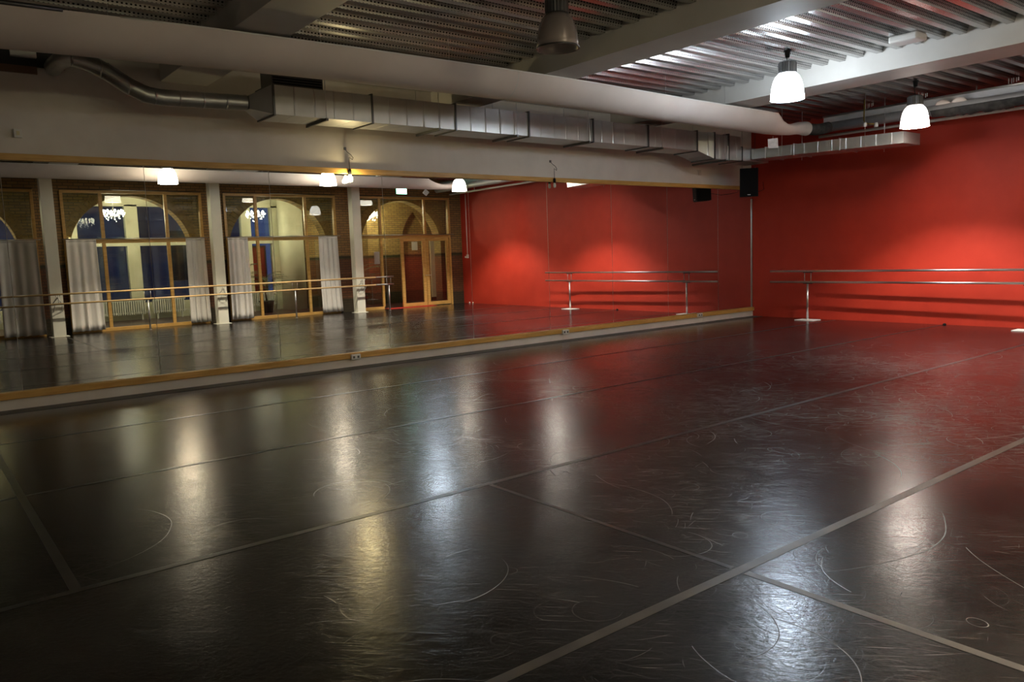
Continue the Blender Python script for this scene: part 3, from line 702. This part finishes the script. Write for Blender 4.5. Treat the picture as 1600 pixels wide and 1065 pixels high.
MB().box((.66, -2.88, 3.205), (1.19, -1.15, 3.46)).build('duct_section', M['galv_y'], t)
MB().box((.68, -2.86, 3.46), (1.17, -2.05, 3.66)).build('duct_section', M['galv_y'], t)
for y in (-2.88, -2.45, -2.03): MB().box((.645, y-.01, 3.19), (1.205, y+.01, 3.475 if y > -2.1 else 3.69)).build('flange', M['dsteel'], t)
for y in (-10.6, -8.9, -7.5, -6.0, -4.2, -2.6):
    for xx in (D0-.03, D1+.03 if y < -3.2 else 1.22): MB().tube([(xx, y, DB-.03 if y < -3.2 else 3.18), (xx, y, ZC)], .004, 6).build('hanging_rod', M['steel'], t)
    MB().box((D0-.05, y-.015, DB-.035 if y < -3.2 else 3.165), ((D1+.05) if y < -3.2 else 1.24, y+.015, DB-.002 if y < -3.2 else 3.2)).build('hanger_bar', M['dsteel'], t)
t = root('spiral_duct', (.76, -12.3, 3.4), 'round spiral duct bending up to the wall at the upper left', 'air duct', 'galvanised air ducts')
sp = [(.76, -11.515, 3.51), (.76, -12.0, 3.495), (.76, -12.48, 3.482), (.76, -12.66, 3.50), (.75, -12.82, 3.575), (.74, -13.05, 3.715), (.72, -13.2, 3.79), (.66, -13.34, 3.835), (.5, -13.42, 3.85), (.2, -13.44, 3.85), (0.03, -13.44, 3.85)]
MB().tube(sp, .092, 24, caps=False).build('pipe', M['galv_y'], t)
for i, y in enumerate([-11.52]+[-11.62-.12*k for k in range(8)]):
    MB().tube([(.76, y, 3.51+(y+11.5)*.028), (.76, y-.008, 3.51+(y+11.5)*.028)], .0965 if i else .102, 24, caps=False).build('seam_ring', M['galv_y'], t)
for a_, b_ in ((sp[3], (.76, -12.672, 3.505)), (sp[5], (.739, -13.06, 3.72))): MB().tube([a_, b_], .099, 24, caps=False).build('seam_ring', M['galv_y'], t)
t = root('air_outlet', (.75, -10.9, 3.76), 'dark louvred box standing on top of the duct at its left end', 'vent')
MB().box((.58, -11.24, 3.725), (.92, -10.56, 3.95)).build('housing', M['dsteel'], t)
lv = MB()
for k in range(6): lv.box((.92, -11.22, 3.745+k*.033), (.93, -10.58, 3.765+k*.033))
lv.build('louvres', M['black'], t)
# duct along the red wall
t = root('air_duct', (2.6, -1.5, 3.2), 'rectangular galvanised duct stub hanging in front of the red wall', 'air duct', 'galvanised air ducts')
X = [1.20, 1.52, 2.12, 3.02, 4.14]; zt2 = lambda x: 3.245-(x-1.2)*.024
for a, b_ in zip(X, X[1:]):
    MB().hexa([(a+.006, -1.75, zt2(a)), (a+.006, -1.15, zt2(a)), (a+.006, -1.15, zt2(a)+.19), (a+.006, -1.75, zt2(a)+.19)],
              [(b_-.006, -1.75, zt2(b_)), (b_-.006, -1.15, zt2(b_)), (b_-.006, -1.15, zt2(b_)+.19), (b_-.006, -1.75, zt2(b_)+.19)]).build('duct_section', M['galv_x'], t)
for x in X[1:-1]: MB().box((x-.009, -1.765, zt2(x)-.015), (x+.009, -1.135, zt2(x)+.205)).build('flange', M['steel'], t)
for x in (1.9, 3.5):
    for y in (-1.79, -1.11): MB().tube([(x, y, zt2(x)-.05), (x, y, ZC)], .004, 6).build('hanging_rod', M['steel'], t)
# ------------------------------------------------------------------ services along the red wall
t = root('round_duct', (6.8, -.9, 3.55), 'dark insulated round duct on the red wall with a flexible hose to the fabric duct', 'air duct')
fp = [Vector(p) for p in ((2.42, -1.82, 3.645), (2.425, -1.65, 3.645), (2.43, -1.5, 3.65), (2.44, -1.35, 3.67), (2.43, -1.2, 3.70), (2.40, -1.07, 3.725), (2.36, -1.0, 3.735))]
fine = []; rads = []
for i in range(len(fp)-1):
    for k in range(10): fine.append(fp[i].lerp(fp[i+1], k/10)); rads.append(.096+.008*((len(rads)) % 2))
MB().tube(fine, rads, 20).build('flexible_hose', M['insul'], t)
MB().tube([(2.28, -1.0, 3.735), (11.2, -1.0, 3.725)], .088, 24).build('pipe', M['tray'], t)
bl = MB(); rnd = random.Random(5); vs = []; NB = 46
for i in range(NB+1):      # ragged torn lagging hanging round the underside of the pipe
    x = 4.25+2.3*i/NB; e_ = min(1, i/5, (NB-i)/14)
    for k in range(7):
        a = PI*(1.02+.96*k/6); r_ = .095+e_*(.02+rnd.uniform(0, .045)*(1 if 1 < k < 6 else .3)); vs.append((x+rnd.uniform(-.02, .02), -1.0+r_*math.cos(a), 3.73+r_*math.sin(a)))
bl.add(vs, [(i*7+k, i*7+k+1, (i+1)*7+k+1, (i+1)*7+k) for i in range(NB) for k in range(6)], True)
o = bl.build('torn_insulation', M['insul'], t); md = o.modifiers.new('s', 'SOLIDIFY'); md.thickness = .012
for x in (4.42, 4.68): MB().tube([(x-.12, -1.02, 3.80), (x-.06, -1.02, 3.83), (x, -1.02, 3.84), (x+.08, -1.02, 3.83), (x+.15, -1.02, 3.80)], [.01, .04, .05, .04, .01], 12).build('insulation_hump', M['cloth_duct'], t)
t = root('cable_tray', (6.8, -.75, 3.80), 'pale metal cable tray above the round duct on the red wall', 'cable tray')
MB().box((2.2, -.86, 3.80), (11.2, -.845, 3.95)).box((2.2, -.86, 3.795), (11.2, -.58, 3.805)).build('channel', M['tray'], t)
MB().tube([(2.2, -.88, 3.96), (11.2, -.88, 3.96)], .017, 10).build('top_pipe', M['steel'], t)
for i, (x, l) in enumerate(((3.05, 'left bundle of thin white conduits dropping from the deck to the tray'), (4.0, 'bundle of thin white conduits above the lit pendant at the red wall'), (5.4, 'rightmost bundle of thin white conduits dropping to the tray'))):
    q = root('conduit_bundle', (x, -.80, 3.97), l, 'conduit', 'bundles of thin white conduits')
    for k in range(5): MB().tube([(x-.06+k*.035, -.80+.02*(k % 2), 3.985+.01*k), (x-.06+k*.035, -.80+.02*(k % 2), ZC)], .007, 8).build('conduit_pipe', M['pvc'], q)
t = root('steel_pipe', (6.6, -.5, 3.6), 'thin pale grey pipe along the red wall below the round duct', 'pipe')
MB().tube([(1.9, -.5, 3.655), (11.2, -.5, 3.595)], .027, 14).build('pipe', M['pvc'], t)
for x in (3.2, 4.75, 7.2, 9.8): MB().tube([(x, -.5, 3.62), (x, -.5, ZC)], .010, 8).build('hanger', M['pvc'], t)
t = root('spotlight', (3.3, -1.35, 3.60), 'pair of tiny white spot heads on a brass clamp before the red wall', 'spotlight')
MB().tube([(3.2, -1.24, ZC), (3.2, -1.26, 3.72), (3.24, -1.28, 3.66), (3.42, -1.30, 3.62)], .012, 8).build('clamp', P('brass', (.5, .36, .08), .35, 1.), t)
for x, z in ((3.25, 3.635), (3.45, 3.60)): MB().lathe([(0, .04), (.022, .04), (.034, .0), (.034, -.035), (0, -.035)], (x, -1.31, z), 16).build('spot_head', M['whiteplastic'], t)
MB().box((5.5, -5.12, ZC-.085), (5.86, -4.84, ZC)).build('emergency_light', M['whiteplastic'], bevel=.025, label='cream emergency light box fixed to the metal ceiling deck', cat='light fitting')

# ------------------------------------------------------------------ loudspeaker in the corner
t = root('loudspeaker', (.58, -.93, 2.58), 'black loudspeaker hanging in the corner before the mirror edge', 'loudspeaker')
def spk(m_, y0, y1, f, z0, z1, dp):
    pass
ang = math.radians(38); ca, sa = math.cos(ang), math.sin(ang)
def SP(u, v, z): return (.60+u*ca+v*sa, -.97-v*ca+u*sa, z)     # u across, v towards the room
hw, z0, z1 = .185, 2.575, 3.155
body = [SP(-hw, .16, z0), SP(hw, .16, z0), SP(hw*.72, -.16, z0+.02), SP(-hw*.72, -.16, z0+.02)]
top = [SP(-hw, .19, z1), SP(hw, .19, z1), SP(hw*.72, -.14, z1), SP(-hw*.72, -.14, z1)]
MB().hexa(body, top).build('cabinet', M['black'], t, bevel=.01)
g = [SP(-hw+.015, .162, z0+.02), SP(hw-.015, .162, z0+.02), SP(hw-.015, .192, z1-.02), SP(-hw+.015, .192, z1-.02)]
g2 = [SP(-hw+.015, .172, z0+.02), SP(hw-.015, .172, z0+.02), SP(hw-.015, .202, z1-.02), SP(-hw+.015, .202, z1-.02)]
MB().hexa(g, g2).build('grille', M['blackmat'], t)
MB().hexa([SP(-.03, .175, z0+.035), SP(.03, .175, z0+.035), SP(.03, .176, z0+.05), SP(-.03, .176, z0+.05)], [SP(-.03, .179, z0+.035), SP(.03, .179, z0+.035), SP(.03, .18, z0+.05), SP(-.03, .18, z0+.05)]).build('badge', M['steel'], t)
for u in (-.13, .13):
    a = SP(u, 0, z1); MB().tube([a, (a[0], a[1], ZC)], .004, 6).build('hanging_chain', M['dsteel'], t)
    MB().lathe([(0, 0), (.014, 0), (.014, .02), (0, .02)], a, 10).build('eyebolt', M['steel'], t)
MB().tube([SP(0, -.15, 2.75), (.5, -.45, 2.72), (.4, -.25, 2.74), (.35, -.05, 2.78), (.3, -.01, 2.95)], .005, 6).build('cable', M['black'], t)

# ------------------------------------------------------------------ barres
def barre_post(t, x, y, zt, zl, ax, base=True):
    if base: MB().box((x-.21, y-.15, 0), (x+.21, y+.15, .012)).build('base_plate', M['whiteplastic'], t, bevel=.003)
    MB().tube([(x, y, .012), (x, y, zl-.035)], .022, 14).build('post', M['steel'], t)
    MB().lathe([(.0, .012), (.04, .012), (.03, .03), (.0, .03)], (x, y, 0), 16).build('collar', M['steel'], t)
    d_ = (.09, 0) if ax == 0 else (0, .09)
    for z in (zl, zt): MB().box((x-d_[0]-.01, y-d_[1]-.014, z-.035), (x+d_[0]+.01, y+d_[1]+.014, z-.022)).build('saddle', M['black'], t)
    for s in (-1, 1): MB().tube([(x+s*d_[0]*.8, y+s*d_[1]*.8, zl-.02), (x+s*d_[0]*.8, y+s*d_[1]*.8, zt-.03)], .007, 8).build('upright', M['steel'], t)
t = root('ballet_barre', (3.6, -.33, 0), 'double steel ballet barre on two posts in front of the red wall', 'barre')
for z in (1.01, .785): MB().tube([(.70, -.33, z), (6.62, -.40, z+.005)], .021, 16).build('handrail', M['steel'], t)
barre_post(t, 1.58, -.34, 1.01, .785, 0); barre_post(t, 5.62, -.39, 1.01, .785, 0)
t = root('ballet_barre', (10.35, -8, 0), 'double wooden ballet barre along the white columns by the windows', 'barre')
for z in (1.035, .81):
    MB().tube([(10.35, -13.7, z-.03), (10.35, -3.85, z)], .021, 14).build('handrail', M['barwood'], t)
    MB().tube([(10.35, -3.83, z), (10.35, -3.25, z)], .021, 14).build('rail_end', M['steel'], t)
for y in (-10.2, -6.38, -3.42): barre_post(t, 10.35, y, 1.035 if y > -7 else 1.02, .81 if y > -7 else .795, 1, base=False)
for y in CY:
    b_ = MB()
    for s in (-1, 1):
        b_.tube([(10.6, y+s*.09, .60), (10.40, y+s*.07, .78)], .010, 8); b_.tube([(10.6, y+s*.09, .80), (10.40, y-s*.05, .99)], .010, 8)
    b_.tube([(10.35, y, .76), (10.35, y, 1.0)], .01, 8).tube([(10.60, y, .92), (10.36, y, .92)], .01, 8)
    b_.build('column_bracket', M['whiteplastic'], t)

# ------------------------------------------------------------------ small fittings
def socket(y, label, x0=.075, z=.15):
    t = root('wall_socket', (x0, y, z), label, 'socket', 'double sockets on the mirror base')
    MB().box((x0-.005, y-.075, z-.04), (x0+.035, y+.075, z+.04)).build('cover', M['whiteplastic'], t, bevel=.006)
    for s in (-1, 1): MB().lathe([(0, 0), (.017, 0)], (x0+.0, y, z), 4) ; MB().box((x0+.035, y+s*.035-.016, z-.018), (x0+.037, y+s*.035+.016, z+.016)).build('outlet', M['dsteel'], t)
socket(-9.90, 'double socket on the lower wood trim in the middle of the mirror wall')
socket(-5.75, 'double socket on the lower wood trim below the reflected barre end')
socket(-1.95, 'double socket with a plug near the red wall corner', z=.17)
MB().tube([(.10, -1.90, .15), (.11, -1.86, .08), (.06, -1.80, .03), (.05, -1.78, 0.004)], .006, 6).build('power_cable', M['whiteplastic'], label='short white cable below the socket nearest the red corner', cat='cable')
t = root('wall_switch', (0.01, -13.85, 3.05), 'small white switch box high on the wall at the left edge', 'switch')
MB().box((0, -13.89, 3.045), (.05, -13.81, 3.14)).build('cover', M['whiteplastic'], t, bevel=.005); MB().box((.05, -13.865, 3.07), (.056, -13.835, 3.115)).build('rocker', M['creamp'], t)
MB().tube([(0, -1.88, 3.15), (.025, -1.88, 3.15), (.03, -1.88, 3.06), (.03, -1.80, 3.06), (.025, -1.80, 3.15), (0, -1.80, 3.15)], .005, 6).build('wall_bracket', M['steel'], label='small U shaped wire bracket on the white wall right of the duct bend', cat='bracket')
t = root('wall_conduit', (11.0, -.03, 1.5), 'white conduit running down the red wall to a switch near the brick corner', 'conduit')
MB().tube([(11.0, -.02, 1.62), (11.0, -.02, 3.6)], .016, 10).build('pipe', M['pvc'], t)
MB().box((10.96, -.05, 1.50), (11.04, 0, 1.62)).build('switch_box', M['whiteplastic'], t, bevel=.004)
MB().box((11.10, -.03, 1.51), (11.16, 0, 1.57)).build('wall_button', M['whiteplastic'], bevel=.004, label='tiny white push button beside the conduit switch on the red wall', cat='switch')
for x, l in ((10.75, 'left small white floor stop at the foot of the red wall'), (10.93, 'right small white floor stop at the foot of the red wall')):
    MB().lathe([(0, 0), (.022, 0), (.022, .035), (.014, .045), (0, .045)], (x, -.06, 0), 12).build('door_stop', M['whiteplastic'], label=l, cat='door stop')
MB().lathe([(0, 0), (.03, 0), (.03, .02), (.012, .03), (0, .03)], (4.15, -.05, .0), 10).build('cable_stub', M['black'], label='small black stub on the floor edge below the barre', cat='stub')
# wall opening at the far left: its shade is a flat dark panel, brown board below
t = root('opening_shade', (.01, -14.6, 3.83), 'flat panel coloured as the shaded opening high on the wall at the upper left corner', 'shade panel')
MB().box((0, -16.0, 3.84), (.02, -13.32, 4.05)).build('panel', M['dark'], t)
MB().box((0, -16.0, 3.76), (.03, -13.6, 3.84)).build('lower_board', M['brown'], t)
MB().box((.02, -13.85, 3.93), (.08, -13.6, 4.0)).build('junction_box', M['whiteplastic'], label='small white junction box on the dark panel of the wall opening at upper left', cat='junction box')

for o in bpy.data.objects:
    if '_o' in o: del o['_o']
